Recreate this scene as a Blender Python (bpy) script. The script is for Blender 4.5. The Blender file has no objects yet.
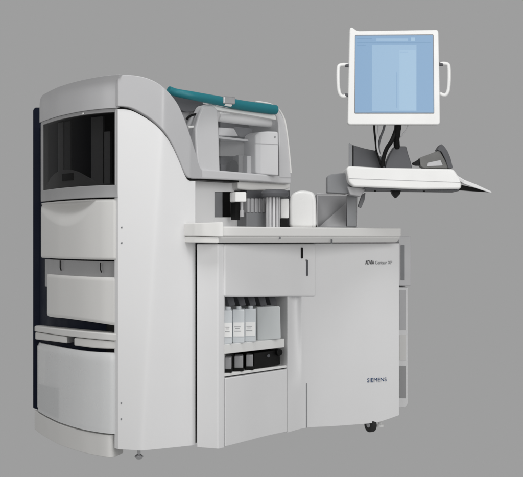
import bpy, bmesh, math, random
from mathutils import Vector, Matrix
random.seed(4)
R = math.radians
scene = bpy.context.scene
col = scene.collection

# ------------------------------------------------------------------ camera, world, lights, exposure
EYE = 0.95                      # eye height in metres
FPX = 1196.0                    # focal length in photograph pixels (523 wide)
CX, CY = 261.5, 238.5
cam_d = bpy.data.cameras.new("camera")
cam = bpy.data.objects.new("camera", cam_d); col.objects.link(cam)
cam.location = (0, 0, EYE); cam.rotation_euler = (R(90), 0, 0)
cam_d.sensor_width = 36; cam_d.lens = 36 * FPX / 523
cam_d.clip_start = 0.05; cam_d.clip_end = 200
scene.camera = cam

world = bpy.data.worlds.new("World"); scene.world = world; world.use_nodes = True
bg = world.node_tree.nodes["Background"]
bg.inputs[0].default_value = (0.342, 0.342, 0.342, 1); bg.inputs[1].default_value = 1.0

def area(name, loc, target, size, power, color=(1, 1, 1), sy=None):
    d = bpy.data.lights.new(name, 'AREA'); d.energy = power; d.color = color
    d.shape = 'RECTANGLE'; d.size = size; d.size_y = sy or size
    o = bpy.data.objects.new(name, d); col.objects.link(o); o.location = loc
    o.rotation_euler = (Vector(target) - Vector(loc)).to_track_quat('-Z', 'Y').to_euler()
    return o
area("key_light", (1.9, 2.0, 1.9), (0.0, 5.4, 0.7), 2.4, 66, (1, 0.995, 0.985))
area("fill_light", (-2.4, 2.6, 1.3), (-0.9, 5.6, 0.8), 1.4, 15, (1, 0.98, 0.95))
area("top_light", (-0.6, 3.4, 4.4), (-0.3, 5.5, 0.9), 1.4, 66)

scene.view_settings.view_transform = 'Standard'
scene.view_settings.look = 'None'
scene.view_settings.exposure = 0; scene.view_settings.gamma = 1
scene.render.engine = 'CYCLES'
scene.cycles.max_bounces = 8

# ------------------------------------------------------------------ materials
def mat(name, rgb, rough=0.45, metal=0.0, spec=0.5, noise=0.03, bump=0.02, scale=30, alpha=None, emit=None, coat=0.0, ior=1.5):
    m = bpy.data.materials.new(name); m.use_nodes = True
    nt = m.node_tree; b = nt.nodes["Principled BSDF"]
    b.inputs["Roughness"].default_value = rough; b.inputs["Metallic"].default_value = metal
    b.inputs["Specular IOR Level"].default_value = spec
    b.inputs["IOR"].default_value = ior
    b.inputs["Coat Weight"].default_value = coat
    tc = nt.nodes.new("ShaderNodeTexCoord")
    n = nt.nodes.new("ShaderNodeTexNoise"); n.inputs["Scale"].default_value = 3.0; n.inputs["Detail"].default_value = 6
    nt.links.new(tc.outputs["Object"], n.inputs["Vector"])
    ramp = nt.nodes.new("ShaderNodeMix"); ramp.data_type = 'RGBA'
    lo = [c * (1 - noise) for c in rgb]; hi = [min(1, c * (1 + noise)) for c in rgb]
    ramp.inputs[6].default_value = (*lo, 1); ramp.inputs[7].default_value = (*hi, 1)
    nt.links.new(n.outputs["Fac"], ramp.inputs[0])
    nt.links.new(ramp.outputs[2], b.inputs["Base Color"])
    if noise:                                  # handled surfaces: gloss varies in soft smudges
        n3 = nt.nodes.new("ShaderNodeTexNoise"); n3.inputs["Scale"].default_value = 9.0; n3.inputs["Detail"].default_value = 8
        nt.links.new(tc.outputs["Object"], n3.inputs["Vector"])
        mr = nt.nodes.new("ShaderNodeMapRange"); mr.inputs["From Min"].default_value = 0.3; mr.inputs["From Max"].default_value = 0.7
        mr.inputs["To Min"].default_value = max(0.05, rough - 0.10); mr.inputs["To Max"].default_value = min(1, rough + 0.12)
        nt.links.new(n3.outputs["Fac"], mr.inputs["Value"]); nt.links.new(mr.outputs["Result"], b.inputs["Roughness"])
    n2 = nt.nodes.new("ShaderNodeTexNoise"); n2.inputs["Scale"].default_value = scale * 12; n2.inputs["Detail"].default_value = 3
    nt.links.new(tc.outputs["Object"], n2.inputs["Vector"])
    bp = nt.nodes.new("ShaderNodeBump"); bp.inputs["Strength"].default_value = bump * 3; bp.inputs["Distance"].default_value = 0.002
    nt.links.new(n2.outputs["Fac"], bp.inputs["Height"]); nt.links.new(bp.outputs["Normal"], b.inputs["Normal"])
    if alpha is not None:
        b.inputs["Alpha"].default_value = alpha
    if emit:
        b.inputs["Emission Color"].default_value = (*emit, 1); b.inputs["Emission Strength"].default_value = 1.0
    return m
M = dict(
    shell=mat("shell_plastic", (0.775, 0.775, 0.78), 0.55, spec=0.35),
    hood=mat("hood_plastic", (0.49, 0.49, 0.50), 0.4),
    ledge=mat("ledge_plastic", (0.59, 0.59, 0.60), 0.4),
    drawer=mat("drawer_plastic", (0.70, 0.695, 0.68), 0.42),
    frame=mat("frame_plastic", (0.34, 0.34, 0.345), 0.4),
    counter=mat("counter_plastic", (0.76, 0.755, 0.74), 0.38),
    white=mat("white_plastic", (0.84, 0.84, 0.83), 0.35),
    navy=mat("navy_metal", (0.006, 0.009, 0.022), 0.6, spec=0.12),
    black=mat("black_plastic", (0.006, 0.006, 0.006), 0.5, spec=0.15),
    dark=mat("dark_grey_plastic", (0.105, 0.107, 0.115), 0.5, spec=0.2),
    mid=mat("mid_grey_plastic", (0.22, 0.225, 0.235), 0.45),
    light=mat("light_grey_plastic", (0.42, 0.42, 0.43), 0.45),
    teal=mat("teal_plastic", (0.005, 0.165, 0.20), 0.55),
    steel=mat("brushed_steel", (0.55, 0.55, 0.56), 0.3, metal=0.9),
    light2=mat("pack_plastic", (0.30, 0.30, 0.31), 0.45),
    mid2=mat("mid_grey_paint", (0.30, 0.30, 0.305), 0.45),
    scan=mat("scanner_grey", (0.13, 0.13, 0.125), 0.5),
    rubber=mat("black_rubber", (0.015, 0.015, 0.015), 0.75),
    tank=mat("translucent_tank", (0.86, 0.87, 0.875), 0.3, noise=0.04, alpha=0.70),
    liquid=mat("grey_liquid_fill", (0.16, 0.19, 0.20), 0.4),
    bottle=mat("bottle_plastic", (0.66, 0.69, 0.71), 0.3),
    label=mat("white_paper_label", (0.9, 0.9, 0.89), 0.6),
    print_=mat("dark_print", (0.03, 0.03, 0.035), 0.6),
    logo=mat("blue_print", (0.02, 0.06, 0.16), 0.5),
    frost=mat("frosted_box_plastic", (0.60, 0.625, 0.63), 0.35),
    smoke=mat("smoked_glass", (0.003, 0.003, 0.003), 0.1, alpha=0.50, noise=0, bump=0, spec=0.2, ior=1.22),
    glass=mat("clear_cover_plastic", (0.75, 0.77, 0.80), 0.12, alpha=0.06, noise=0, bump=0),
    screen=mat("screen_blue_glow", (0.02, 0.03, 0.04), 0.3, emit=(0.235, 0.375, 0.555), noise=0, bump=0, spec=0.2),
    screen2=mat("screen_window_glow", (0.02, 0.03, 0.04), 0.3, emit=(0.315, 0.465, 0.63), noise=0, bump=0, spec=0.2),
    screen3=mat("screen_pale_glow", (0.02, 0.03, 0.04), 0.3, emit=(0.35, 0.505, 0.66), noise=0, bump=0, spec=0.2),
    screen4=mat("screen_dim_glow", (0.02, 0.03, 0.04), 0.3, emit=(0.19, 0.32, 0.49), noise=0, bump=0, spec=0.2),
)

# ------------------------------------------------------------------ survey helpers (metres)
def V(px, py, f):
    """point at depth f seen at photograph pixel px, py"""
    return Vector(((px - CX) / FPX * f, f, EYE + (CY - py) / FPX * f))
AX = Vector((0.834, 0.552, 0))      # along the machine's long front
AY = Vector((-0.552, 0.834, 0))     # from its front to its back
UP = Vector((0, 0, 1))

def lerp_list(pts, x):
    if callable(pts): return pts(x)
    if x <= pts[0][0]: return pts[0][1]
    for (a, b), (c, d) in zip(pts, pts[1:]):
        if x <= c: return b + (d - b) * (x - a) / (c - a)
    return pts[-1][1]
def smooth(pts):
    """Catmull-Rom curve through pts, monotone in x"""
    def f(x):
        if x <= pts[0][0]: return pts[0][1]
        if x >= pts[-1][0]: return pts[-1][1]
        for i in range(len(pts) - 1):
            x0, y0 = pts[i]; x1, y1 = pts[i + 1]
            if x <= x1:
                h = x1 - x0
                m0 = (y1 - pts[i - 1][1]) / (x1 - pts[i - 1][0]) if i else (y1 - y0) / h
                m1 = (pts[i + 2][1] - y0) / (pts[i + 2][0] - x0) if i + 2 < len(pts) else (y1 - y0) / h
                t = (x - x0) / h
                return (2*t**3 - 3*t*t + 1)*y0 + (t**3 - 2*t*t + t)*h*m0 + (-2*t**3 + 3*t*t)*y1 + (t**3 - t*t)*h*m1
    return f

OFF = {}
class MB:
    def __init__(s): s.v = []; s.f = []
    def add(s, vs, fs):
        n = len(s.v); s.v += [Vector(v) for v in vs]; s.f += [tuple(n + i for i in f) for f in fs]; return s
    def strip(s, x0, x1, top, bot, F, d, n=24, m=1, bulge=None):
        """curved panel: columns px x0..x1 at depth F(px); top/bot = z in metres or pixel curve; thickness vector d (or number: straight back)"""
        fr = []
        for i in range(n + 1):
            px = x0 + (x1 - x0) * i / n; f = lerp_list(F, px)
            zt = top if isinstance(top, float) else V(px, lerp_list(top, px), f).z
            zb = bot if isinstance(bot, float) else V(px, lerp_list(bot, px), f).z
            row = []
            for j in range(m + 1):
                t = j / m; p = V(px, 0, f); p.z = zt + (zb - zt) * t
                if bulge: p -= bulge(i / n, t)
                row.append(p)
            fr.append(row)
        N = (n + 1) * (m + 1)
        vs = [p for r in fr for p in r]; vs += [p + d for p in vs]
        ix = lambda i, j: i * (m + 1) + j
        fs = []
        for i in range(n):
            for j in range(m):
                a, b, c, e = ix(i, j), ix(i + 1, j), ix(i + 1, j + 1), ix(i, j + 1)
                fs.append((a, e, c, b)); fs.append((N + a, N + b, N + c, N + e))
            fs.append((ix(i, 0), ix(i + 1, 0), N + ix(i + 1, 0), N + ix(i, 0)))
            fs.append((ix(i, m), N + ix(i, m), N + ix(i + 1, m), ix(i + 1, m)))
        for j in range(m):
            fs.append((ix(0, j), N + ix(0, j), N + ix(0, j + 1), ix(0, j + 1)))
            fs.append((ix(n, j), ix(n, j + 1), N + ix(n, j + 1), N + ix(n, j)))
        return s.add(vs, fs)
    def prism(s, pts, f, d, taper=1.0):
        """outline given in photograph pixels, standing at depth f (number or per-point function of px), extruded by vector d"""
        P = [V(x, y, f if isinstance(f, (int, float)) else lerp_list(f, x)) for x, y in pts]
        c = sum(P, Vector()) / len(P); n = len(P)
        Q = [c + (p - c) * taper + d for p in P]
        fs = [tuple(range(n)), tuple(range(2 * n - 1, n - 1, -1))] + [(i, i + n, (i + 1) % n + n, (i + 1) % n) for i in range(n)]
        return s.add(P + Q, fs)
    def plan(s, pts, z0, z1):
        n = len(pts); P = [Vector((x, y, z0)) for x, y in pts] + [Vector((x, y, z1)) for x, y in pts]
        return s.add(P, [tuple(range(n)), tuple(range(2 * n - 1, n - 1, -1))] + [(i, i + n, (i + 1) % n + n, (i + 1) % n) for i in range(n)])
    def box(s, c, hx, hy, hz, ax=AX, ay=AY, az=UP):
        c = Vector(c); vs = [c + ax * hx * i + ay * hy * j + az * hz * k for i in (-1, 1) for j in (-1, 1) for k in (-1, 1)]
        return s.add(vs, [(0, 1, 3, 2), (4, 6, 7, 5), (0, 4, 5, 1), (2, 3, 7, 6), (0, 2, 6, 4), (1, 5, 7, 3)])
    def tube(s, pts, r, k=12, close=False):
        pts = [Vector(p) for p in pts]; n = len(pts); rs = r if isinstance(r, list) else [r] * n
        vs = []; u = None
        for i, p in enumerate(pts):
            t = (pts[min(i + 1, n - 1)] - pts[max(i - 1, 0)]).normalized()
            if u is None: u = t.orthogonal().normalized()
            u = (u - t * u.dot(t)).normalized(); w = t.cross(u)
            vs += [p + (u * math.cos(a) + w * math.sin(a)) * rs[i] for a in [2 * math.pi * q / k for q in range(k)]]
        fs = [(i*k + q, i*k + (q+1) % k, (i+1)*k + (q+1) % k, (i+1)*k + q) for i in range(n - 1) for q in range(k)]
        fs += [tuple(range(k))[::-1], tuple(range((n - 1) * k, n * k))]
        return s.add(vs, fs)
    def lathe(s, base, prof, k=32):
        vs = [Vector(base) + Vector((r * math.cos(2*math.pi*q/k), r * math.sin(2*math.pi*q/k), z)) for r, z in prof for q in range(k)]
        n = len(prof)
        fs = [(i*k + q, i*k + (q+1) % k, (i+1)*k + (q+1) % k, (i+1)*k + q) for i in range(n - 1) for q in range(k)]
        fs += [tuple(range(k))[::-1], tuple(range((n - 1) * k, n * k))]
        return s.add(vs, fs)
    def build(s, name, m, parent=None, bevel=0.003, seg=2, angle=32):
        me = bpy.data.meshes.new(name)
        off = OFF.get(parent, Vector())
        bm = bmesh.new()
        bv = [bm.verts.new(v - off) for v in s.v]
        for f in s.f:
            try: bm.faces.new([bv[i] for i in f])
            except ValueError: pass
        bmesh.ops.recalc_face_normals(bm, faces=bm.faces[:])
        for f in bm.faces: f.smooth = True
        bm.to_mesh(me); bm.free()
        me.set_sharp_from_angle(angle=R(angle))
        me.materials.append(m)
        o = bpy.data.objects.new(name, me); col.objects.link(o)
        if parent: o.parent = parent
        OFF[o] = off
        if bevel:
            b = o.modifiers.new("edge", 'BEVEL'); b.width = bevel; b.segments = seg; b.limit_method = 'ANGLE'; b.angle_limit = R(angle)
            b.harden_normals = True
        return o
def curve3(pts, n=8):
    pts = [Vector(p) for p in pts]; out = []
    for i in range(len(pts) - 1):
        p0 = pts[max(i-1, 0)]; p1 = pts[i]; p2 = pts[i+1]; p3 = pts[min(i+2, len(pts)-1)]
        for q in range(n):
            t = q / n
            out.append(0.5 * ((2*p1) + (p2-p0)*t + (2*p0-5*p1+4*p2-p3)*t*t + (3*p1-p0-3*p2+p3)*t**3))
    return out + [pts[-1]]
def rnd(pts, r=3, n=4):
    """round the corners of an outline given in pixels"""
    out = []; k = len(pts)
    for i in range(k):
        a = Vector(pts[i-1]); b = Vector(pts[i]); c = Vector(pts[(i+1) % k])
        ra = min(r, (a-b).length*0.45); rc = min(r, (c-b).length*0.45)
        p = b + (a-b).normalized()*ra; q = b + (c-b).normalized()*rc
        for j in range(n + 1):
            t = j / n; v = p*(1-t)**2 + b*2*t*(1-t) + q*t*t; out.append((v.x, v.y))
    return out
def tag(o, label=None, cat=None, group=None, kind=None):
    if label: o['label'] = label
    if cat: o['category'] = cat
    if group: o['group'] = group
    if kind: o['kind'] = kind
    return o
def thing(name, loc, label, cat, group=None):
    o = bpy.data.objects.new(name, None); col.objects.link(o); o.location = loc; o.empty_display_size = 0.05
    OFF[o] = Vector(loc); return tag(o, label, cat, group)
def text(body, name, m, parent, p, xdir, height, width, bold=0.0):
    cu = bpy.data.curves.new(name, 'FONT'); cu.body = body; cu.size = 1; cu.extrude = 0.01; cu.resolution_u = 4; cu.offset = bold
    t = bpy.data.objects.new(name, cu); col.objects.link(t)
    dg = bpy.context.evaluated_depsgraph_get(); me = bpy.data.meshes.new_from_object(t.evaluated_get(dg))
    bpy.data.objects.remove(t)
    xs = [v.co.x for v in me.vertices]; ys = [v.co.y for v in me.vertices]
    sx = width / (max(xs) - min(xs)); sy = height / (max(ys) - min(ys)); x0 = min(xs); y0 = min(ys)
    xd = Vector(xdir).normalized(); nrm = xd.cross(UP)
    off = OFF[parent]
    for v in me.vertices:
        c = v.co.copy(); v.co = Vector(p) + xd * ((c.x - x0) * sx) + UP * ((c.y - y0) * sy) + nrm * (c.z * 0.06 + 0.0012) - off
    me.materials.clear(); me.materials.append(m); me.name = name
    o = bpy.data.objects.new(name, me); col.objects.link(o); o.parent = parent; OFF[o] = off
    return o

# depth of the machine's surfaces across the picture
F_end = smooth([(33, 6.0), (37, 5.89), (42, 5.78), (50, 5.64), (60, 5.50), (80, 5.32), (100, 5.215), (118, 5.165)])
def ridge(px, c):
    """bowed side panel: two soft facets that meet at picture column c"""
    fc = 5.1265 + (c - 143) * 0.00075
    a = 5.163 + (px - 118) * (fc - 5.163) / (c - 118); b = 5.266 + (px - 197) * (5.266 - fc) / (197 - c)
    return 0.5 * (a + b + math.sqrt((a - b) ** 2 + 0.009 ** 2)) - 0.002
F_side = lambda px: ridge(px, 162)
_fc = smooth([(218, 5.185), (224, 5.215), (232, 5.265), (245, 5.35), (265, 5.49), (288, 5.63), (306, 5.735), (335, 5.83), (365, 5.90), (400, 5.97)])
def F_cab(x): return _fc(x) if x > 218 else 5.185 + (218 - x) * 0.0019
F_lip = smooth([(193, 5.17), (205, 5.14), (222, 5.13), (240, 5.19), (300, 5.48), (360, 5.74), (403, 5.88)])
F_hous = smooth([(165, 5.22), (195, 5.31), (220, 5.42), (250, 5.56), (292, 5.74)])
def sh(F, k): return lambda x: lerp_list(F, x) + k

# ================================================================== THE ANALYSER
an = thing("laboratory_analyzer", V(160, 0, 5.4) * Vector((1, 1, 0)) if False else Vector((-0.45, 5.4, 0)),
           "large white floor-standing laboratory analyser with bowed drawer end, teal hood rail and work counter", "laboratory machine")

# dark inner carcass and spine
m = MB()
m.strip(39, 117.2, 1.50, 0.10, sh(F_end, 0.135), AX * 0.02, 24)
car = m.build("carcass", M['navy'], an, 0)
m = MB(); m.prism(rnd([(33, 110), (35, 107.5), (42.5, 107.5), (42.5, 411), (33, 408)], 1), 5.98, AX * 0.03 + Vector((0, 0.10, 0)))
m.build("spine", M['navy'], an, 0.004)
# blocks the view through the back
m = MB(); m.strip(39.5, 117, 1.60, 0.06, sh(F_end, 0.34), AY * 0.03, 16)
m.build("back_panel", M['navy'], an, 0)
# plinth
def tuck(i, t): return Vector((0, 0, 0))
F_pl = smooth([(34.5, 5.95), (37, 5.885), (42, 5.78), (50, 5.64), (60, 5.50), (80, 5.325), (98, 5.23), (108, 5.195), (113, 5.198), (117.5, 5.225)])
m = MB(); m.strip(34.5, 116.2, 0.096, 0.0, F_pl, AX * 0.06 + AY * 0.05, 40)
m.build("plinth", M['drawer'], an, 0.006)
# hood: band round the end, then the arch over the front
m = MB(); m.strip(39.5, 117.95, smooth([(39.5, 99), (41, 96.2), (44, 94.2), (50, 91), (60, 86.6), (80, 81), (100, 77.2), (118, 75.2)]), 1.515, F_end, AX * 0.05 + AY * 0.02, 40, 6,
                  bulge=lambda i, t: Vector((0.3, -0.9, 0)) * (0 if t > 0.3 else -0.035 * (1 - t / 0.3) ** 2))
m.build("hood_end_band", M['hood'], an, 0.0015)
arch_top = smooth([(118, 75.2), (128, 74.9), (137, 75.6), (146, 77.6), (154, 80.8), (161, 85), (168, 91.3), (174, 98.3), (179.5, 107), (185, 120), (191, 137.5), (195.6, 152), (200, 167), (203, 170)])
arch_low = smooth([(118, 106.2), (124, 106.4), (132, 108), (142.5, 113.2), (153.5, 120.5), (164.5, 131.6), (172.5, 143.8), (179.5, 159), (184.5, 171.5), (187, 176), (190, 178), (203, 178.6)])
F_arch = lambda px: ridge(px, 163) - 0.010 if px < 190 else ridge(190, 163) - 0.010 + (px - 190) * 0.006
m = MB(); m.strip(118.05, 202, arch_top, arch_low, F_arch, AY * 0.55, 70, 1)
m.build("hood_arch", M['hood'], an, 0.004, 3)
# black strip added to darken the gap under the arch, then the big curved side panel
m = MB(); m.strip(118.4, 191, lambda x: arch_low(x) - 1.0, lambda x: arch_low(x) + 4, sh(F_side, 0.012), AY * 0.05, 60)
m.build("arch_gap_strip", M['black'], an, 0)
m = MB(); m.strip(118, 195.5, lambda x: arch_low(x) + 2.7, 0.04, F_side, AY * 0.035, 80, 26,
        bulge=lambda i, t: Vector((0, F_side(118 + 77.5 * i) - ridge(118 + 77.5 * i, 162 - 20 * t), 0)))
sp = m.build("side_panel", M['shell'], an, 0.002)
for (x, y) in ((122, 227.5), (122, 243), (121.7, 403), (121.7, 419)):
    f = ridge(x, 162 - 20 * max(0, (y - 110) / 335)); p = V(x, y, f)
    MB().tube([p - AY * 0.0015, p + AY * 0.004], 0.0042, 14).build("screw", M['mid'], sp, 0.0008)
# inner body behind side panel (so that gaps read dark)
m = MB(); m.strip(121, 185, lambda x: arch_low(x) + 6, 0.09, sh(F_side, 0.05), AY * 0.55, 40)
m.build("inner_body", M['black'], an, 0)

# smoked window with its frame
fr = MB()
fr.strip(41, 117.6, 1.515, 1.497, sh(F_end, 0.012), AX * 0.03, 24)
fr.strip(40.7, 117.7, 1.182, 1.128, sh(F_end, 0.002), AX * 0.05 + AY * 0.03, 30, 5, bulge=lambda i, t: Vector((0.2, -0.9, 0)) * (-0.02 * max(0, t - 0.3) ** 2))
fr.strip(40.7, 42.6, 1.51, 1.18, sh(F_end, 0.004), AX * 0.03, 4)
fr.strip(115.6, 117.7, 1.51, 1.18, sh(F_end, 0.002), AX * 0.02 + AY*0.02, 4)
wf = fr.build("window_frame", M['frame'], an, 0.003)
pane = MB().strip(42.4, 115.8, 1.499, 1.180, sh(F_end, 0.012), AX * 0.006, 30).build("window_pane", M['smoke'], wf, 0)
# what stands behind the smoked window
for (a, b, t0, t1, k) in ((58, 63, 1.49, 1.22, 0.07), (64, 70, 1.49, 1.25, 0.085), (91, 103, 1.49, 1.19, 0.075), (104, 110, 1.42, 1.19, 0.06)):
    MB().strip(a, b, t0, t1, sh(F_end, k), AX * 0.02 + AY * 0.02, 4).build("inner_column", M['light'] if k != 0.085 else M['mid'], an, 0.002)  # inner columns, their pale colour also stands in for reflections in the pane
m = MB(); m.strip(46, 114, smooth([(46, 186), (52, 176), (62, 170), (76, 171), (88, 177), (100, 183), (114, 184)]), 1.185, sh(F_end, 0.055), AX * 0.02 + AY * 0.03, 30)
m.build("inner_tray", M['light'], an, 0.002)
MB().strip(62, 73, 1.248, 1.215, sh(F_end, 0.048), AX * 0.01, 6).build("inner_box", M['black'], an, 0.001)
p = V(83.5, 113.6, F_end(83.5) + 0.006); MB().tube([p - AX * 0.004, p], 0.0045, 12).build("lamp_dot", M['white'], wf, 0.001)

# drawer 1 with a scooped grip
def drawer_bulge(i, t):
    b = 0.0
    e = min(i / 0.06, 1); b -= 0.045 * (1 - e) ** 2                      # rounded left edge
    e = min((1 - i) / 0.06, 1); b -= 0.012 * (1 - e) ** 2
    e = min(t / 0.05, 1); b -= 0.006 * (1 - e) ** 2
    e = min((1 - t) / 0.04, 1); b -= 0.006 * (1 - e) ** 2
    return Vector((-0.55, -0.83, 0)) * 1.0 * -1 * -b * 1.0 if False else Vector((0.45, 0.89, 0)) * b
def scoop_bulge(i, t):
    v = drawer_bulge(i, t)
    u = (i - 0.36) / 0.37
    if abs(u) < 1:
        w = 1 - u * u
        low = 0.42 * w ** 0.9
        q = (t - 0.022) / max(low, 1e-4)
        if 0 < q < 1:
            g = math.sin(math.pi * q ** 0.27) ** 1.3
            v -= Vector((0.45, 0.89, 0)) * 0.056 * w ** 1.2 * g
    return v
def flip(fn): return lambda i, t: fn(i, t)
d1 = MB().strip(37.2, 117.7, 1.122, 0.857, F_end, AX * 0.06 + AY * 0.03, 160, 110, bulge=scoop_bulge).build("drawer", M['drawer'], an, 0, angle=50)
tag(d1, "upper end drawer with a scooped grip")
# drawer 2, narrower, with a recessed rail above it
rp = MB().strip(45.0, 117.5, 0.85, 0.72, sh(F_end, 0.055), AX * 0.03, 24).build("drawer_recess", M['frame'], an, 0)
for x in (60.2, 100.5):
    f = F_end(x) + 0.035; y0 = 260.5 if x < 80 else 262.5
    MB().tube([V(x, y0, f), V(x, y0 + 7, f), V(x + 1.0, y0 + 10, f - 0.004)], 0.003, 8).build("hook", M['black'], rp, 0)
d2 = MB().strip(43.4, 117.7, 0.781, smooth([(43.4, 314.5), (50, 316.8), (65, 318.4), (90, 321.8), (117.7, 326)]), sh(F_end, 0.012), AX * 0.06 + AY * 0.03, 70, 24, bulge=drawer_bulge).build("drawer", M['drawer'], an, 0, angle=50)
tag(d2, "plain lower end drawer under the recessed rail")

# ------------------------------------------------------------------ counter, cabinet
m = MB(); n = 60
front = [V(194 + (401.5 - 194) * i / n, 0, F_lip(194 + (401.5 - 194) * i / n)) for i in range(n + 1)]
poly = [(p.x, p.y) for p in front]
e = front[-1] + AY * 0.62; b = front[0] + AY * 0.60
m.plan(poly + [(e.x, e.y), (b.x, b.y)], 0.957, 1.002)
m.strip(195, 401, 0.957, 0.931, sh(F_lip, 0.002), AY * 0.5, 60, 1, bulge=lambda i, t: Vector((0.5, -0.8, 0)) * 0.030 * t)
ct = m.build("counter", M['counter'], an, 0.007, 3)
# the raised end cap of the counter, and the groove along its edge
MB().strip(193.4, 223.5, smooth([(193.4, 223.2), (223.5, 222.0)]), smooth([(193.4, 236.2), (223.5, 237)]), sh(F_lip, -0.012), AY * 0.10, 12).build("counter_cap", M['counter'], ct, 0.004)
MB().strip(193.4, 219.0, smooth([(193.4, 236.6), (219, 237.4)]), smooth([(193.4, 242.6), (219, 243.2)]), sh(F_lip, -0.006), AY * 0.10, 12).build("counter_cap", M['counter'], ct, 0.004)
p = V(280.3, 238.0, F_lip(280.3)); MB().tube([p - AY*0.001, p + AY*0.004], 0.004, 10).build("screw", M['mid'], ct, 0)
# shadow gap under the counter
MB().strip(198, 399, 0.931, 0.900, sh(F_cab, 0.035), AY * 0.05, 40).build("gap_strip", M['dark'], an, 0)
# left upright beside the bay
MB().strip(196.9, 224.2, 0.926, 0.036, F_cab, Vector((0, 0.3, 0)), 27).build("upright_panel", M['shell'], an, 0.005, 3)
# dark shadow gap between the side panel and the cabinet
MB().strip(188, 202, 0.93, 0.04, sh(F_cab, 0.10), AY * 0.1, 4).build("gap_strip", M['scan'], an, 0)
# drawer front above the bay
dr = MB().strip(224.4, 316.5, 0.926, smooth([(224, 296.8), (240, 297.2), (290, 296.6), (316.5, 296.6)]), sh(F_cab, -0.014), AY * 0.18, 36).build("bay_drawer", M['shell'], an, 0.011, 4)
MB().prism([(299.3, 247.5), (303.2, 247.5), (303.2, 258.5), (299.3, 258.5)], F_cab(301) - 0.0155, AY * 0.006).build("latch_slot", M['black'], dr, 0.001)
MB().prism([(304.6, 259), (308.2, 260), (308.2, 275.8), (306.4, 275.8), (306.4, 261.8), (304.6, 261)], F_cab(306) - 0.0155, AY * 0.006).build("grip_slot", M['dark'], dr, 0.001)
# the big right door, running on in one sweep into the bay's jamb
rd = MB()
rd.strip(287.4, 399.0, 0.926, smooth([(287, 432.6), (306, 427.8), (330, 426.3), (357, 424.4), (376, 422.6), (384, 420.4), (399, 415.2)]), F_cab, AY * 0.20, 110, 30,
         bulge=lambda i, t: Vector((0, -1, 0)) * (0.075 * math.sin(math.pi * min(1, i / 0.125)) ** 1.0 * max(0, 1 - t / 0.75) ** 0.6 if i < 0.125 else 0))
door = rd.build("cabinet_door", M['shell'], an, 0.005, 3)
MB().prism([(306.0, 383), (307.0, 383), (307.0, 427.6), (306.0, 427.9)], F_cab(306.5) - 0.0025, AY * 0.004).build("door_seam", M['mid'], door, 0)
# cabinet body behind everything
cb = MB()
cb.strip(291, 397, 0.925, 0.10, sh(F_cab, 0.25), AY * 0.25, 30)
cb.build("cabinet_body", M['frame'], an, 0.002)
# counter split line
MB().prism([(331.2, 239.0), (332.6, 239.0), (332.6, 243.4), (331.2, 243.4)], F_lip(332) - 0.002, AY * 0.004).build("split_line", M['dark'], ct, 0)

# ---- bay
INN = AY * 0.02
F_in = sh(F_cab, 0.34)
MB().strip(205, 287, 0.72, 0.30, F_in, AY * 0.02, 8).build("bay_back", M['light'], an, 0)
# valance: dark fittings hanging under the drawer
m = MB()
for k in range(6):
    x = 226.5 + k * 10.5; f = F_cab(x) + 0.12
    m.prism([(x, 297), (x + 7, 297), (x + 9, 305.5), (x + 3, 306.5)], f, AY * 0.05)
m.build("bay_fitting", M['dark'], an, 0.002)
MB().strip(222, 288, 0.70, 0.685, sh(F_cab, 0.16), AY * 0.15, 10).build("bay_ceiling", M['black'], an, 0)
# shelves (built level, their front edges follow the bowed cabinet)
sh1 = MB().strip(224.3, 284.5, smooth([(224, 344.6), (284.5, 338.6)]), smooth([(224, 354.3), (284.5, 347.4)]), sh(F_cab, 0.012), AY * 0.30, 24).build("shelf", M['white'], an, 0.003)
sh2 = MB().strip(224.3, 286.5, smooth([(224, 373.6), (286.5, 365.2)]), smooth([(224, 376.8), (286.5, 367.6)]), sh(F_cab, 0.012), AY * 0.30, 24).build("shelf", M['white'], an, 0.002)
bd = MB().strip(225.2, 287.2, smooth([(225, 378.6), (287, 369.2)]), 0.040, F_cab, AY * 0.03, 26).build("bay_door", M['shell'], an, 0.004)
MB().strip(224.2, 289, smooth([(224, 376.4), (289, 366.6)]), 0.06, sh(F_cab, 0.045), AY * 0.30, 18).build("bay_floor_box", M['dark'], an, 0)

# writing
p = V(365.2, 264.6, F_cab(365.2)); q = V(392, 264.6, F_cab(392))
L = (Vector((q.x - p.x, q.y - p.y, 0))).length; xd = Vector((q.x - p.x, q.y - p.y, 0)).normalized()
p.z = V(378, 264.3, 5.92).z
text("ADVIA", "lettering", M['print_'], door, p, xd, 0.0195, L * 0.33, 0.012)
text("Centaur XP", "lettering", M['mid'], door, p + xd * L * 0.37, xd, 0.0165, L * 0.63, 0.0)
p = V(367.2, 382.2, F_cab(367.2)); q = V(386.4, 382.2, F_cab(386.4))
L = (Vector((q.x - p.x, q.y - p.y, 0))).length; xd = Vector((q.x - p.x, q.y - p.y, 0)).normalized()
p.z = V(376, 381.8, 5.92).z
text("SIEMENS", "logo", M['logo'], door, p, xd, 0.018, L, 0.0)

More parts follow.
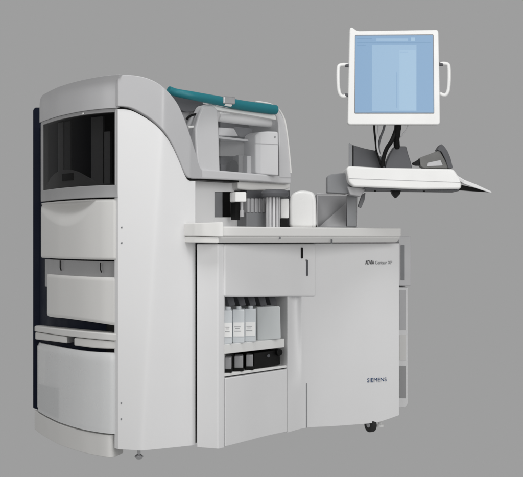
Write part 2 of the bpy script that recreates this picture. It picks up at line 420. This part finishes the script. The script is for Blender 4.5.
# rear right-hand side fittings
m = MB(); m.prism(rnd([(398.5, 236.6), (410.8, 236.6), (410.8, 286), (398.5, 286)], 1.5), 6.12, Vector((0, 0.20, 0)))
sb = m.build("side_box", M['ledge'], an, 0.004)
MB().prism([(400.8, 245), (404.2, 245), (404.2, 280), (400.8, 280)], 6.117, Vector((0, 0.005, 0))).build("slot", M['mid'], sb, 0)
m = MB(); m.prism([(397, 287), (407.8, 287), (407.8, 404), (405, 407.6), (399, 407.6), (397, 406)], 6.14, Vector((0, 0.18, 0)))
sr = m.build("side_rail", M['shell'], an, 0.004)
for y0, y1, mm in ((290, 330, 'hood'), (335, 360, 'drawer'), (366, 398, 'frame')):
    MB().prism([(399.5, y0), (405.8, y0), (405.8, y1), (399.5, y1)], 6.137, Vector((0, 0.005, 0))).build("rail_insert", M[mm], sr, 0)

# castors
def caster(px, py, f, s):
    r = 0.028 * s; c = V(px, 0, f); c.z = r - 0.012
    h = MB(); h.box(c + Vector((0.0, 0.02, r * 1.15)), r * 0.9, r * 0.8, r * 0.30)
    ho = h.build("castor", M['steel'], an, 0.004)
    w = MB(); w.tube([c - AX * 0.013, c - AX * 0.011, c + AX * 0.011, c + AX * 0.013], [r * 0.82, r, r, r * 0.82], 28); w.build("wheel", M['rubber'], ho, 0.001)
    MB().tube([c - AX * 0.016, c + AX * 0.016], r * 0.35, 16).build("hub", M['light'], ho, 0.001)
    return ho
caster(370.5, 433, 5.945, 1.3)
b_ = V(380, 0, 5.99); b_.z = 0
MB().lathe((b_.x, b_.y, 0.008), [(0.019, 0), (0.019, 0.01), (0.008, 0.014), (0.008, 0.07)], 20).build("levelling_foot", M['white'], an, 0.001)
b_ = V(139, 0, 5.16); b_.z = 0
MB().lathe((b_.x, b_.y, -0.002), [(0.010, 0), (0.016, 0.008), (0.020, 0.014), (0.007, 0.024), (0.007, 0.07)], 20).build("levelling_foot", M['steel'], an, 0.001)
# ------------------------------------------------------------------ upper housing
# ledge across the top of the work area
lg = MB(); lg.strip(188, 291.5, smooth([(188, 168.2), (200, 168.8), (240, 172.2), (280, 175.6), (291.5, 176.2)]), smooth([(188, 178.2), (215, 179.2), (240, 180.4), (291.5, 184)]), sh(F_hous, -0.03), AY * 0.42, 40)
lg.build("ledge", M['ledge'], an, 0.008, 3)
MB().strip(190, 239, smooth([(190, 177.8), (239, 180.2)]), smooth([(190, 179.6), (239, 182.4)]), sh(F_hous, -0.01), AY * 0.3, 10).build("ledge_gap", M['black'], an, 0)
# under-ledge body: soft rounded beam
MB().strip(238, 290.5, smooth([(238, 180.8), (290.5, 184.2)]), smooth([(238, 189), (252, 190.5), (268, 190), (280, 191), (290.5, 188)]), sh(F_hous, 0.03), AY * 0.3, 24).build("ledge_beam", M['counter'], an, 0.012, 3)
# recess wall above the counter, with a dark window
wall = MB()
WF = sh(F_hous, 0.10)
def wz(y): return smooth([(190, y), (292, y)])
wall.strip(188, 214.6, wz(179), wz(226.5), WF, AY * 0.03, 8)
wall.strip(214.6, 234.4, wz(181), wz(191.8), WF, AY * 0.03, 6)
wall.strip(214.6, 246, wz(217.3), wz(227.5), WF, AY * 0.03, 6)
wall.strip(234.4, 290, wz(181), wz(190.5), WF, AY * 0.03, 10)
wall.build("recess_wall", M['shell'], an, 0.001)
MB().strip(205, 290, wz(186), wz(227.5), sh(F_hous, 0.26), AY * 0.02, 6).build("recess_back", M['dark'], an, 0)
MB().strip(214.8, 222.5, wz(191.6), wz(217.6), sh(F_hous, 0.115), AY * 0.01, 4).build("recess_door", M['mid'], an, 0.001)
MB().strip(231.2, 235, wz(194), wz(218), sh(F_hous, 0.15), AY * 0.04, 4).build("recess_post", M['light'], an, 0.001)
MB().strip(223, 230.5, wz(192), wz(218), sh(F_hous, 0.14), AY * 0.02, 4).build("recess_panel", M['black'], an, 0.001)
# sampling head
hd = MB(); hd.prism([(235.4, 192), (246.6, 192), (246.6, 201.8), (235.4, 201.8)], 5.45, AY * 0.05)
ph = hd.build("probe_head", M['white'], an, 0.004)
p = V(242, 202, 5.47)
MB().tube([p, V(242, 210, 5.47), V(242, 211, 5.47), V(242, 217, 5.47)], [0.006, 0.006, 0.010, 0.010], 14).build("probe", M['light'], ph, 0)
MB().prism([(235.5, 202.2), (240, 202.2), (240, 220), (235.5, 220)], 5.49, AY * 0.04).build("probe_mount", M['black'], an, 0.002)
# pleated carousel
m = MB(); m.strip(247.5, 266.5, wz(198.5), wz(212.5), sh(F_hous, 0.0), AY * 0.08, 80, 1, bulge=lambda i, t: Vector((0, 1, 0)) * ((0.012 if math.sin((i + 0.003) * 2 * math.pi * 5) > 0 else 0)))
m.build("pleated_guard", M['light'], an, 0)
MB().strip(246.6, 266.3, wz(212.3), wz(227), sh(F_hous, -0.01), AY * 0.10, 10).build("carousel_drive", M['mid'], an, 0.006)
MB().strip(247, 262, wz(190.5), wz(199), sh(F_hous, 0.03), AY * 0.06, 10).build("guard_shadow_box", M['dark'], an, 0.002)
def ribbed(base, r, h, ribs, amp, k=96):
    s = MB(); vs = []; rings = [0, h]
    for z in rings:
        for q in range(k):
            a = 2 * math.pi * (q + 0.5) / k; rr = r + amp * (1 if math.sin(a * ribs) > -0.2 else 0)
            vs.append(Vector(base) + Vector((rr * math.cos(a), rr * math.sin(a), z)))
    fs = [(q, (q+1) % k, k + (q+1) % k, k + q) for q in range(k)] + [tuple(range(k))[::-1], tuple(range(k, 2*k))]
    return s.add(vs, fs)
cb_ = V(273, 0, 5.55); cb_.z = 1.002
ribbed(cb_, 0.021, 0.150, 12, 0.013, 240).build("ribbed_drum", M['ledge'], an, 0)
cc = V(275, 0, 5.55)
MB().lathe((cc.x, cc.y, V(0, 197.2, 5.52).z), [(0.050, 0), (0.062, 0.006), (0.065, 0.018), (0.060, 0.030), (0.045, 0.036)], 40).build("drum_cap", M['dark'], an, 0.001)
MB().prism([(281.2, 198.5), (289, 198.5), (289, 218.2), (281.2, 218.2)], 5.56, AY * 0.06).build("drum_block", M['white'], an, 0.003)
MB().prism([(280.5, 218.6), (287.4, 218.6), (287.4, 227.5), (280.5, 227.5)], 5.54, AY * 0.05).build("drum_foot", M['black'], an, 0.002)

# hood cavity
Fq = F_hous
MB().strip(176, 283, smooth([(176, 100), (240, 110), (283, 120)]), wz(182), sh(Fq, 0.30), AY * 0.03, 10).build("hood_back", M['dark'], an, 0)
MB().strip(176, 198, smooth([(176, 97), (198, 104)]), wz(176), sh(Fq, 0.12), AY * 0.02, 8).build("hood_liner", M['hood'], an, 0)
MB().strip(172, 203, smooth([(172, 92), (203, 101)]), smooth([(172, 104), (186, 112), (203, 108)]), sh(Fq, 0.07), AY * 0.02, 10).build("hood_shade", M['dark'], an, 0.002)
MB().tube(curve3([V(186.5, 119.5, 5.33), V(189.5, 116.4, 5.33), V(194, 114.6, 5.35), V(199, 113.8, 5.37), V(204, 113.9, 5.40)]), 0.0055, 10).build("gas_strut", M['black'], an, 0)
MB().tube([V(188, 127.2, 5.32), V(194.5, 126.8, 5.34)], 0.006, 12).build("hinge_pin", M['white'], an, 0.001)
# white bowed cheek left of the window
ck = MB(); ck.prism(rnd([(203, 105.6), (212.5, 103.4), (218.4, 110), (219.4, 135), (220.4, 174), (197.6, 171), (195.6, 140), (195.2, 128), (198, 117)], 3), smooth([(190, 5.30), (200, 5.33), (210, 5.355), (222, 5.41)]), AY * 0.10)
ck.build("hood_cheek", M['ledge'], an, 0.022, 5)
# top rail, teal
tp = [(168.5, 89.6), (176, 92.6), (190, 95.3), (205, 98.2), (222, 101.4), (240, 105), (256, 107.3), (266, 108.6), (275.6, 109.8)]
P = curve3([V(x, y, F_hous(x) - 0.045 if x > 180 else F_hous(x) - 0.02) for x, y in tp], 6)
rr = [0.0165 + 0.0065 * min(1, i / 30) for i in range(len(P))]; 
MB().tube(P, rr, 20).build("hood_rail", M['teal'], an, 0.003)
lt = MB(); c = V(227, 101.6, F_hous(227) - 0.058); lt.box(c + Vector((0, -0.004, 0.004)), 0.032, 0.022, 0.017, az=UP)
lt.build("latch", M['steel'], an, 0.005)
MB().tube([c - AX*0.018 + Vector((0,0,-0.012)) - AY*0.006, c + AX*0.018 + Vector((0,0,-0.014)) - AY*0.006], 0.009, 14).build("latch_roll", M['white'], an, 0.001)
# white under-rail
MB().strip(212, 277, smooth([(212, 103.5), (222, 107), (250, 111.2), (277, 114.6)]), smooth([(212, 109.5), (222, 111), (250, 115.2), (277, 120.2)]), sh(Fq, -0.018), AY * 0.05, 24).build("window_top_rail", M['white'], an, 0.005)
# right arched frame
rf = MB()
out = [(256, 101.6), (262, 102.4), (270, 104), (276, 107.2), (281, 112.5), (284.5, 120), (286.8, 132), (289, 150), (291.6, 178)]
inn = [(279.6, 178), (279.4, 150), (278.6, 125), (277.4, 117), (274, 111), (268, 107), (262, 104.8), (256, 104.2)]
rf.prism(out + inn, smooth([(250, 5.53), (292, 5.705)]), AY * 0.36)
ef = rf.build("hood_end_frame", M['ledge'], an, 0.006, 3)
MB().tube(curve3([V(x, y, lerp_list([(250, 5.53), (292, 5.705)], x) - 0.001) for x, y in out[:-1] + [(291.0, 173)]], 5), 0.0045, 12).build("frame_rim", M['counter'], ef, 0)
# inside the window: drum roller, shelf, blocks
q0 = V(217, 116.0, 5.50); q1 = V(276.5, 123.0, 5.74)
MB().tube([q0, q1], 0.026, 28).build("roller", M['shell'], an, 0.003)
MB().prism([(233.5, 126.5), (253, 128.5), (252.5, 133), (249, 137.5), (240, 137), (236, 134)], 5.70, AY * 0.05).build("motor_block", M['dark'], an, 0.003)
MB().strip(219, 255, smooth([(219, 136.2), (255, 140.2)]), smooth([(219, 138.4), (255, 142.2)]), 0 or sh(Fq, 0.10), AY * 0.10, 8).build("inner_shelf", M['ledge'], an, 0.001)
MB().prism([(219, 127.5), (234, 128.5), (238, 136), (219, 135.6)], 5.62, AY * 0.03).build("inner_plate", M['ledge'], an, 0.001)
MB().prism([(219, 140), (255.4, 143.8), (255.4, 157), (243, 156.6), (219, 156)], 5.68, AY * 0.03).build("inner_panel", M['mid2'], an, 0.001)
MB().prism([(238.4, 155), (247.5, 155.6), (247.5, 174), (238.4, 173)], 5.66, AY * 0.05).build("inner_step", M['mid2'], an, 0.002)
MB().prism([(247, 155.6), (256.5, 156.2), (256.5, 175), (247, 174)], 5.63, AY * 0.05).build("inner_wall", M['ledge'], an, 0.003)
MB().prism(rnd([(255.2, 144), (255.4, 135.4), (260, 131.8), (268, 131.2), (278.4, 131.6), (279, 176), (255.4, 173.5)], 2), 5.60, AY * 0.10).build("inner_module", M['ledge'], an, 0.010, 4)
MB().prism([(255.4, 143.0), (278.4, 143.9), (278.4, 144.5), (255.4, 143.6)], 5.598, AY * 0.003).build("seam", M['light'], an, 0)
p = V(275.2, 137, 5.598); MB().tube([p, p + AY * 0.004], 0.0035, 10).build("screw", M['mid'], an, 0)
MB().prism(rnd([(229, 172.5), (230, 163), (233, 160), (236.5, 160.5), (238.4, 165), (238.4, 172.5)], 1.5), 5.62, AY * 0.03).build("inner_pump", M['black'], an, 0.002)
MB().prism([(221, 164), (229, 166), (229, 172), (221, 171)], 5.66, AY * 0.03).build("pump_base", M['dark'], an, 0.002)
MB().strip(220.6, 279, smooth([(220, 112), (279, 120)]), smooth([(220, 171), (279, 175.8)]), sh(Fq, -0.010), AY * 0.004, 16).build("window_cover", M['glass'], an, 0)

# ================================================================== tank in the end bay
tk = thing("waste_tank", Vector((-0.88, 5.5, 0.10)), "bluish translucent bin with two flat lids under the end drawers", "bin")
tank_b = lambda i, t: Vector((0.45, 0.89, 0)) * -1 * -(-0.010 * max(0, 1 - t / 0.08) ** 2 - 0.02 * max(0, 1 - (1 - i) / 0.10) ** 2 - 0.03 * max(0, 1 - i / 0.04) ** 2)
body = MB().strip(35.2, 117.6, smooth([(35, 342.4), (50, 345.6), (70, 349.4), (90, 352), (117.6, 353.4)]), 0.104, sh(F_end, 0.0), AX * 0.012 + AY * 0.006, 60, 20, bulge=lambda i, t: tank_b(i, t)).build("tank_body", M['tank'], tk, 0, angle=50)
MB().strip(38.5, 57.5, smooth([(36, 383), (48, 386.5), (58, 388)]), 0.115, sh(F_end, 0.022), AX * 0.03, 10).build("tank_contents", M['liquid'], tk, 0)
MB().strip(37.5, 117, 0.42, 0.115, sh(F_end, 0.045), AX * 0.03, 20).build("liner", M['white'], tk, 0)
def lid(x0, x1, y0, y1):
    a = MB().strip(x0, x1, y0, y1, sh(F_end, 0.010), AX * 0.10 + AY * 0.06, 24).build("lid", M['drawer'], tk, 0.006, 3)
    return a
MB().strip(34.6, 117.6, smooth([(34, 326), (60, 329), (90, 332), (118, 334)]), smooth([(34, 331.5), (60, 335.4), (90, 338.8), (118, 341.2)]), sh(F_end, 0.003), AX * 0.06 + AY * 0.10, 40).build("rim", M['drawer'], tk, 0.005, 3)
lid(35.2, 66.5, smooth([(35, 332.2), (67, 336.8)]), smooth([(35, 339.5), (50, 341.2), (67, 343.4)]))
lid(74.0, 117.4, smooth([(74, 337.7), (118, 341.8)]), smooth([(74, 345.6), (95, 348.2), (118, 349.2)]))

# ================================================================== bottles and boxes in the bay
def bottle(px, w, top, bot, labeltext):
    f = F_cab(px) + 0.07; c = V(px, 0, f); z0 = V(px, 344.6 - (px - 224) * 0.0992, F_cab(px) + 0.012).z; z1 = V(px, top, f).z
    t = thing("reagent_bottle", Vector((c.x, c.y, z0)), labeltext, "bottle", "bottles on the upper bay shelf")
    c.z = (z0 + z1) / 2
    hw = w / FPX * f / 2
    MB().box(c, hw, 0.05, (z1 - z0) / 2, ax=Vector((1, 0, 0)), ay=Vector((0, 1, 0))).build("bottle_body", M['bottle'], t, 0.004, 3)
    MB().lathe((c.x, c.y - 0.005, z1), [(0.012, 0), (0.012, 0.010), (0.010, 0.012)], 20).build("cap", M['bottle'], t, 0)
    lb = V(px, 336.5 + (238.0 - px) * 0.06, f - 0.052); lt_ = V(px, 322.5 + (238.0 - px) * 0.03, f - 0.052)
    lab = MB().box(Vector((lb.x, lb.y, (lb.z + lt_.z) / 2)), hw * 0.90, 0.0008, (lt_.z - lb.z) / 2, ax=Vector((1, 0, 0)), ay=Vector((0, 1, 0))).build("paper_label", M['label'], t, 0)
    for dz, k in ((0.012, 0.5), (0.004, 0.35), (-0.008, 0.55)):
        MB().box(Vector((lb.x - hw * 0.2, lb.y - 0.0012, (lb.z + lt_.z) / 2 + dz)), hw * k, 0.0006, 0.0014, ax=Vector((1, 0, 0)), ay=Vector((0, 1, 0))).build("label_mark", M['light'], lab, 0)
bottle(228.2, 8.2, 309.5, 343.2, "pale labelled bottle against the left wall of the upper bay shelf")
bottle(238.7, 11.8, 309.0, 342.2, "pale labelled bottle between two like it on the upper bay shelf")
bottle(250.4, 11.0, 308.5, 341.2, "pale labelled bottle beside the frosted box on the upper bay shelf")
fb = MB(); fb.prism(rnd([(256.8, 307.2), (280.6, 306.2), (281.4, 339.2), (257.2, 340.6)], 2), F_cab(266) + 0.045, AY * 0.16)
tag(fb.build("storage_box", M['frost'], None, 0.006, 3), "frosted grey plastic box right of the labelled bottles", "box")
def small_bottle(px, w, lab):
    f = F_cab(px) + 0.075; c = V(px, 0, f); z0 = V(px, 373.6 - (px - 224) * 0.1344, F_cab(px) + 0.012).z; z1 = V(px, 357.2 - (px - 224) * 0.12, f).z
    t = thing("pack", Vector((c.x, c.y, z0)), lab, "pack", "packs on the lower bay shelf")
    c.z = (z0 + z1) / 2; hw = w / FPX * f / 2
    MB().box(c, hw, 0.05, (z1 - z0) / 2, ax=Vector((1, 0, 0)), ay=Vector((0, 1, 0))).build("pack_body", M['light2'], t, 0.004)
    c.z = z0 + 0.008; MB().box(c, hw + 0.003, 0.056, 0.008, ax=Vector((1, 0, 0)), ay=Vector((0, 1, 0))).build("pack_holder", M['black'], t, 0.002)
small_bottle(228.4, 6.2, "grey pack at the left wall of the lower bay shelf")
small_bottle(238.8, 8.6, "grey pack in the middle of three on the lower bay shelf")
small_bottle(249.6, 7.0, "grey pack beside the black tray on the lower bay shelf")
bt = thing("black_tray", V(266, 366, F_cab(266) + 0.03), "black tray with a protruding knob on the lower bay shelf", "tray")
MB().prism([(254.2, 353.6), (280, 350), (280.4, 364.6), (254.2, 369.2)], smooth([(254, F_cab(254) + 0.03), (281, F_cab(281) + 0.03)]), AY * 0.15).build("tray_body", M['black'], bt, 0.004)
p = V(279.5, 352.5, F_cab(279) + 0.005); MB().tube([p + AY * 0.03, p - AY * 0.004], 0.016, 18).build("knob", M['black'], bt, 0.003)
p = V(268.5, 356, F_cab(268) + 0.02); MB().tube([p + Vector((0, .02, 0)), p + Vector((0, -.002, 0))], 0.007, 14).build("knob", M['dark'], bt, 0.001)

# ================================================================== on the counter
ca = thing("canister", Vector((V(302, 0, 5.75).x, 5.75, 1.002)), "white round-shouldered canister on the counter beside the grey bin", "canister")
MB().prism(rnd([(289.8, 227.6), (289.2, 203), (290.5, 195.5), (295.5, 191.4), (302, 190.2), (310, 191.0), (314.6, 193.2), (316.4, 201), (316.8, 227.6)], 4), 5.72, Vector((0, 0.15, 0))).build("canister_body", M['white'], ca, 0.026, 6, angle=50)
MB().prism([(312.6, 199), (313.1, 199), (313.1, 227), (312.6, 227)], 5.7195, Vector((0, 0.004, 0))).build("seam", M['ledge'], ca, 0)

bn = thing("open_bin", V(337, 228, 5.82), "grey open-fronted bin on the counter beneath the keyboard shelf", "bin")
fB = 5.78
b0 = V(316.8, 227.8, fB); b1 = V(357.6, 227.8, fB); zt = V(0, 194.2, fB).z
W = b1.x - b0.x; D = 0.17
def wallbox(x0, x1, y0, y1, z0, z1): return MB().box(((x0+x1)/2, (y0+y1)/2, (z0+z1)/2), abs(x1-x0)/2, abs(y1-y0)/2, abs(z1-z0)/2, ax=Vector((1,0,0)), ay=Vector((0,1,0)))
wallbox(b0.x, b0.x + 0.004, fB, fB + D, 1.004, zt).build("side_wall", M['light'], bn, 0.001)
wallbox(b1.x - 0.004, b1.x, fB, fB + D, 1.004, zt).build("side_wall", M['light'], bn, 0.001)
wallbox(b0.x, b1.x, fB + D, fB + D + 0.004, 1.004, zt).build("back_wall", M['light'], bn, 0.001)
wallbox(b0.x + 0.004, b1.x - 0.004, fB, fB + D, 1.003, 1.008).build("bottom", M['mid'], bn, 0.001)
wallbox(b0.x - 0.001, b1.x + 0.001, fB - 0.001, fB + 0.014, zt, zt + 0.005).build("front_rim", M['hood'], bn, 0.001)
# divider that closes the right quarter
wallbox(b1.x - 0.052, b1.x - 0.006, fB + 0.004, fB + 0.012, 1.009, zt - 0.002).build("divider", M['mid'], bn, 0.001)
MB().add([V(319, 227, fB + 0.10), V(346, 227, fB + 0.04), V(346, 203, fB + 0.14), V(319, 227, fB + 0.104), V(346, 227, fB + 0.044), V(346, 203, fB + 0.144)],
         [(0, 1, 2), (5, 4, 3), (0, 3, 4, 1), (1, 4, 5, 2), (2, 5, 3, 0)]).build("reflection_plate", M['hood'], bn, 0)  # sloped plate added to give the pale triangle of a reflection

# ================================================================== keyboard shelf on its arm
FK = 5.62
ks = thing("keyboard_shelf", V(400, 190, FK + 0.15), "white padded keyboard shelf held out on a grey bracket above the bin", "shelf")
k = MB()
outl = rnd([(346.2, 168.2), (349, 166.0), (380, 167.6), (453.6, 169.0), (457.5, 174.5), (461.8, 181.5), (461.4, 189.0), (420, 189.4), (390, 188.2), (353.6, 186.8), (348.6, 182)], 3)
k.prism(outl, FK, Vector((0, 0.28, 0)))
k.build("shelf_body", M['white'], ks, 0.014, 5)
# wrist-rest seam
MB().tube([V(349, 178.4, FK - 0.0006), V(400, 180.2, FK - 0.0006), V(461, 182.4, FK - 0.0006)], 0.0012, 6).build("seam", M['hood'], ks, 0)
MB().prism([(364, 187.4), (460, 189.6), (459, 191.0), (366, 189.8)], FK + 0.02, Vector((0, 0.2, 0))).build("under_plate", M['dark'], ks, 0.001)
# mouse paddle at the right
pd = MB(); 
pts_t = [V(455, 174, FK + 0.02), V(464, 179.8, FK - 0.02), V(476, 184, FK - 0.02), V(491.8, 191.6, FK + 0.0), V(486, 190, FK + 0.16), V(458, 178.6, FK + 0.2)]
pts_b = [p + Vector((0, 0, -0.020 if i not in (3, 4) else -0.008)) for i, p in enumerate(pts_t)]
pd.add(pts_t + pts_b, [(0, 1, 2, 3, 4, 5), (11, 10, 9, 8, 7, 6)] + [(i, (i+1) % 6, (i+1) % 6 + 6, i + 6) for i in range(6)])
pd.build("mouse_paddle", M['shell'], ks, 0.004)
MB().add([V(457, 184, FK + 0.01), V(476, 188, FK + 0.0), V(489, 192.4, FK + 0.01), V(470, 191.2, FK + 0.01), V(459, 190.4, FK + 0.01)] + [V(x, y, FK + 0.12) for x, y in ((457, 184), (476, 188), (489, 192.4), (470, 191.2), (459, 190.4))],
         [(0, 1, 2, 3, 4), (9, 8, 7, 6, 5)] + [(i, i + 5, (i + 1) % 5 + 5, (i + 1) % 5) for i in range(5)]).build("paddle_bracket", M['black'], ks, 0.002)
# bracket block and arm link
MB().prism(rnd([(327.2, 176.4), (331, 174.2), (348.5, 172.4), (350.5, 190), (347.6, 193.8), (327.2, 192.6)], 1.5), FK + 0.10, Vector((0, 0.12, 0))).build("bracket", M['mid'], ks, 0.004)
MB().prism([(347, 186.5), (366, 188.6), (363.5, 192.5), (360.5, 196.5), (350, 194.6)], FK + 0.06, Vector((0, 0.10, 0))).build("link", M['light'], ks, 0.004)
MB().prism([(361.8, 194.5), (365.6, 192.5), (364.6, 200), (361.2, 208), (357.8, 206.8), (359, 203)], FK + 0.22, Vector((0, 0.03, 0))).build("arm_post", M['mid'], ks, 0.003)
MB().prism(rnd([(390.8, 189.6), (401, 189.8), (400.2, 194), (396, 198.3), (392.6, 194.2)], 1), FK + 0.06, Vector((0, 0.05, 0))).build("pivot_knob", M['black'], ks, 0.003)
b_ = V(424, 190.4, FK + 0.05)
for x in (375, 424): MB().tube([V(x, 190, FK + 0.04), V(x, 191.8, FK + 0.04)], 0.005, 10).build("screw", M['black'], ks, 0)
# raised grey guards behind the keyboard
MB().prism([(349.2, 142.8), (352, 144.6), (360, 147.2), (366, 148.8), (375.6, 150.6), (379.6, 157), (387, 170), (349.2, 170)], FK + 0.12, Vector((0, 0.02, 0))).build("guard", M['dark'], ks, 0.003)
mt = MB().prism([(394.4, 146.2), (406.4, 146.2), (408, 153), (410.6, 161), (413, 171), (384.6, 171), (386.4, 162), (389.6, 154)], FK + 0.06, Vector((0, 0.09, 0))).build("monitor_foot", M['dark'], ks, 0.006)

MB().prism([(349.0, 143.0), (352.4, 144.6), (352.4, 168.5), (349.0, 168.5)], FK + 0.112, Vector((0, 0.02, 0))).build("guard_edge", M['mid'], ks, 0.002)
MB().prism([(352.6, 145.4), (353.6, 145.8), (353.6, 168.5), (352.6, 168.5)], FK + 0.1185, Vector((0, 0.01, 0))).build("guard_groove", M['black'], ks, 0)
MB().prism([(375.4, 149.8), (378.2, 150.6), (386.0, 168.5), (381.4, 168.5)], FK + 0.10, Vector((0, 0.02, 0))).build("guard_strut", M['black'], ks, 0.002)
# hand scanner lying on the shelf
sc_ = thing("barcode_scanner", V(436, 168, FK + 0.1), "dark and grey handheld scanner lying on the right of the keyboard shelf", "scanner")
MB().prism(rnd([(419.6, 157.6), (427, 155), (439.5, 150.2), (445, 160), (449, 168.4), (424, 168.2), (420.4, 166)], 2), FK + 0.05, Vector((0, 0.07, 0))).build("scanner_body", M['scan'], sc_, 0.008, 3)
MB().prism(rnd([(437.2, 149.8), (439.6, 146), (441.2, 143.8), (444.2, 146.2), (447.6, 151), (450.4, 157.5), (453, 168.2), (448.6, 168.4), (445.6, 159.5), (441.6, 151.6)], 1.2), FK + 0.04, Vector((0, 0.09, 0))).build("scanner_head", M['dark'], sc_, 0.005)
MB().prism(rnd([(412.6, 162.6), (416, 161), (420.6, 158), (421, 165.4), (416.5, 165.4), (413.4, 164.6)], 0.8), FK + 0.06, Vector((0, 0.04, 0))).build("scanner_plug", M['black'], sc_, 0.003)
MB().prism([(428, 162.6), (440.6, 160), (443, 165.6), (427, 166.4)], FK + 0.047, Vector((0, 0.005, 0))).build("scanner_window", M['hood'], sc_, 0.002)

# ================================================================== monitor
FM = 5.60
mo = thing("touch_monitor", V(393.5, 125, FM), "square white touch monitor with side handles and a pale blue screen", "monitor")
bz = MB()
O = rnd([(349.8, 27.6), (352.5, 27.2), (357, 31.0), (432, 29.8), (438.6, 29.6), (439.6, 75), (440.2, 124.6), (347.6, 124.6), (348.6, 75)], 3.2, 5)
Ix = rnd([(355.0, 34.8), (433.6, 34.2), (434.2, 113.6), (354.4, 113.6)], 0.8, 1)
# bezel as body with the screen set into a shallow lip
bz.prism(O, FM, Vector((0, 0.055, 0)))
cs = bz.build("housing", M['white'], mo, 0.010, 4)
MB().prism(rnd([(362, 42), (426, 42), (422, 108), (366, 108)], 4), FM + 0.055, Vector((0, 0.05, 0)), 0.8).build("rear_hump", M['white'], mo, 0.004)
MB().prism(Ix, FM - 0.0014, Vector((0, 0.004, 0))).build("screen_edge", M['mid'], mo, 0)
scn = MB().prism([(355.6, 35.6), (433.0, 35.2), (433.5, 112.6), (355.1, 112.6)], FM - 0.0026, Vector((0, 0.002, 0))).build("screen", M['screen'], mo, 0)
def ui(x0, y0, x1, y1, mm, k, name="screen_window"):
    MB().prism([(x0, y0), (x1, y0), (x1, y1), (x0, y1)], FM - 0.0026 - 0.0008 * k, Vector((0, 0.0006, 0))).build(name, M[mm], scn, 0)
ui(372, 45, 416.5, 111, 'screen2', 1); ui(399.5, 50, 415.8, 110, 'screen3', 2, "screen_list"); ui(374, 50, 398.6, 110, 'screen2', 2, "screen_list")
ui(376, 38.4, 408, 41, 'screen2', 1, "screen_bar"); ui(411, 37.5, 415, 41, 'screen3', 1, "screen_icon"); ui(357, 38, 372, 38.8, 'screen4', 1, "screen_bar")
ui(357, 42.3, 431, 42.9, 'screen4', 1, "screen_line"); ui(400, 51.5, 408, 52.6, 'screen2', 3, "screen_text"); ui(396.5, 72, 397.3, 108, 'screen', 3, "screen_line")
ui(357, 45, 366, 45.8, 'screen4', 1, "screen_text")
# handles
for s, x0, x1, y0, y1 in ((-1, 348.8, 338.4, 65.2, 95.8), (1, 439.2, 448.9, 64.0, 94.6)):
    yo = 2.0
    H = MB().tube(curve3([V(x0, y0, FM + 0.02), V((x0 + x1) / 2, y0 - 0.6, FM + 0.015), V(x1 - s * 0.8, y0 + 0.6, FM + 0.012), V(x1 + s * 0.2, y0 + 5, FM + 0.01), V(x1 + s * 0.3, (y0 + y1) / 2, FM + 0.008), V(x1 - s * 0.4, y1 - 6, FM + 0.01), V(x1 - s * 2, y1 - 1, FM + 0.012), V((x0 + x1) / 2, y1 + 0.6, FM + 0.015), V(x0, y1 - 1.5, FM + 0.02)]), 0.0082, 14).build("handle", M['white'], mo, 0)
    for yy in ((y0 + 0.3, y1 - 0.6) if s < 0 else (y0 + 0.3,)):
        p = V(x0 + s * 1.6, yy, FM + 0.016); MB().tube([p - Vector((0.010, 0, 0)), p + Vector((0.010, 0, 0))], 0.0085, 12).build("handle_grommet", M['dark'], H, 0.001)
# stem
MB().tube(curve3([V(398, 123, FM + 0.03), V(397.4, 133, FM + 0.05), V(396.5, 140, FM + 0.07), V(397, 148, FM + 0.09)]), [0.017] * 6 + [0.015] * 10 + [0.015] * 9, 16).build("stem", M['black'], mo, 0)
MB().tube(curve3([V(397, 126, FM + 0.045), V(394.5, 134, FM + 0.05), V(391, 142, FM + 0.05), V(387, 148, FM + 0.06), V(384, 156, FM + 0.07), V(382.5, 166, FM + 0.08)]), 0.010, 12).build("stem_brace", M['black'], mo, 0)
def cable(pts, r, mm, lab, f=FM):
    o = MB().tube(curve3([V(x, y, f + d) for x, y, d in pts]), r, 10).build("cable", M[mm], None, 0)
    tag(o, lab, "cable", "cables hanging under the monitor")
cable([(374.2, 124, .03), (374.4, 131, .05), (375.4, 140, .06), (376.6, 150, .07), (379, 158, .08), (383, 168, .09)], 0.0052, 'black', "black cable hanging leftmost under the white monitor")
cable([(384.8, 124, .03), (383.4, 130, .05), (380.4, 138, .06), (378.6, 147, .07), (380.2, 157, .08), (384, 168, .09)], 0.0056, 'dark', "dark cable bending inward beside the pale one under the monitor")
cable([(378.2, 124, .02), (378.4, 132, .04), (377.2, 140, .05), (377.8, 149, .06), (380, 156, .07)], 0.0046, 'hood', "pale grey cable between two dark ones under the monitor")
cable([(408.2, 124, .03), (406.6, 129, .04), (402.8, 134.6, .05), (399.6, 138.4, .06), (398.4, 143, .07)], 0.0030, 'hood', "thin pale cable curving to the black stem under the monitor")
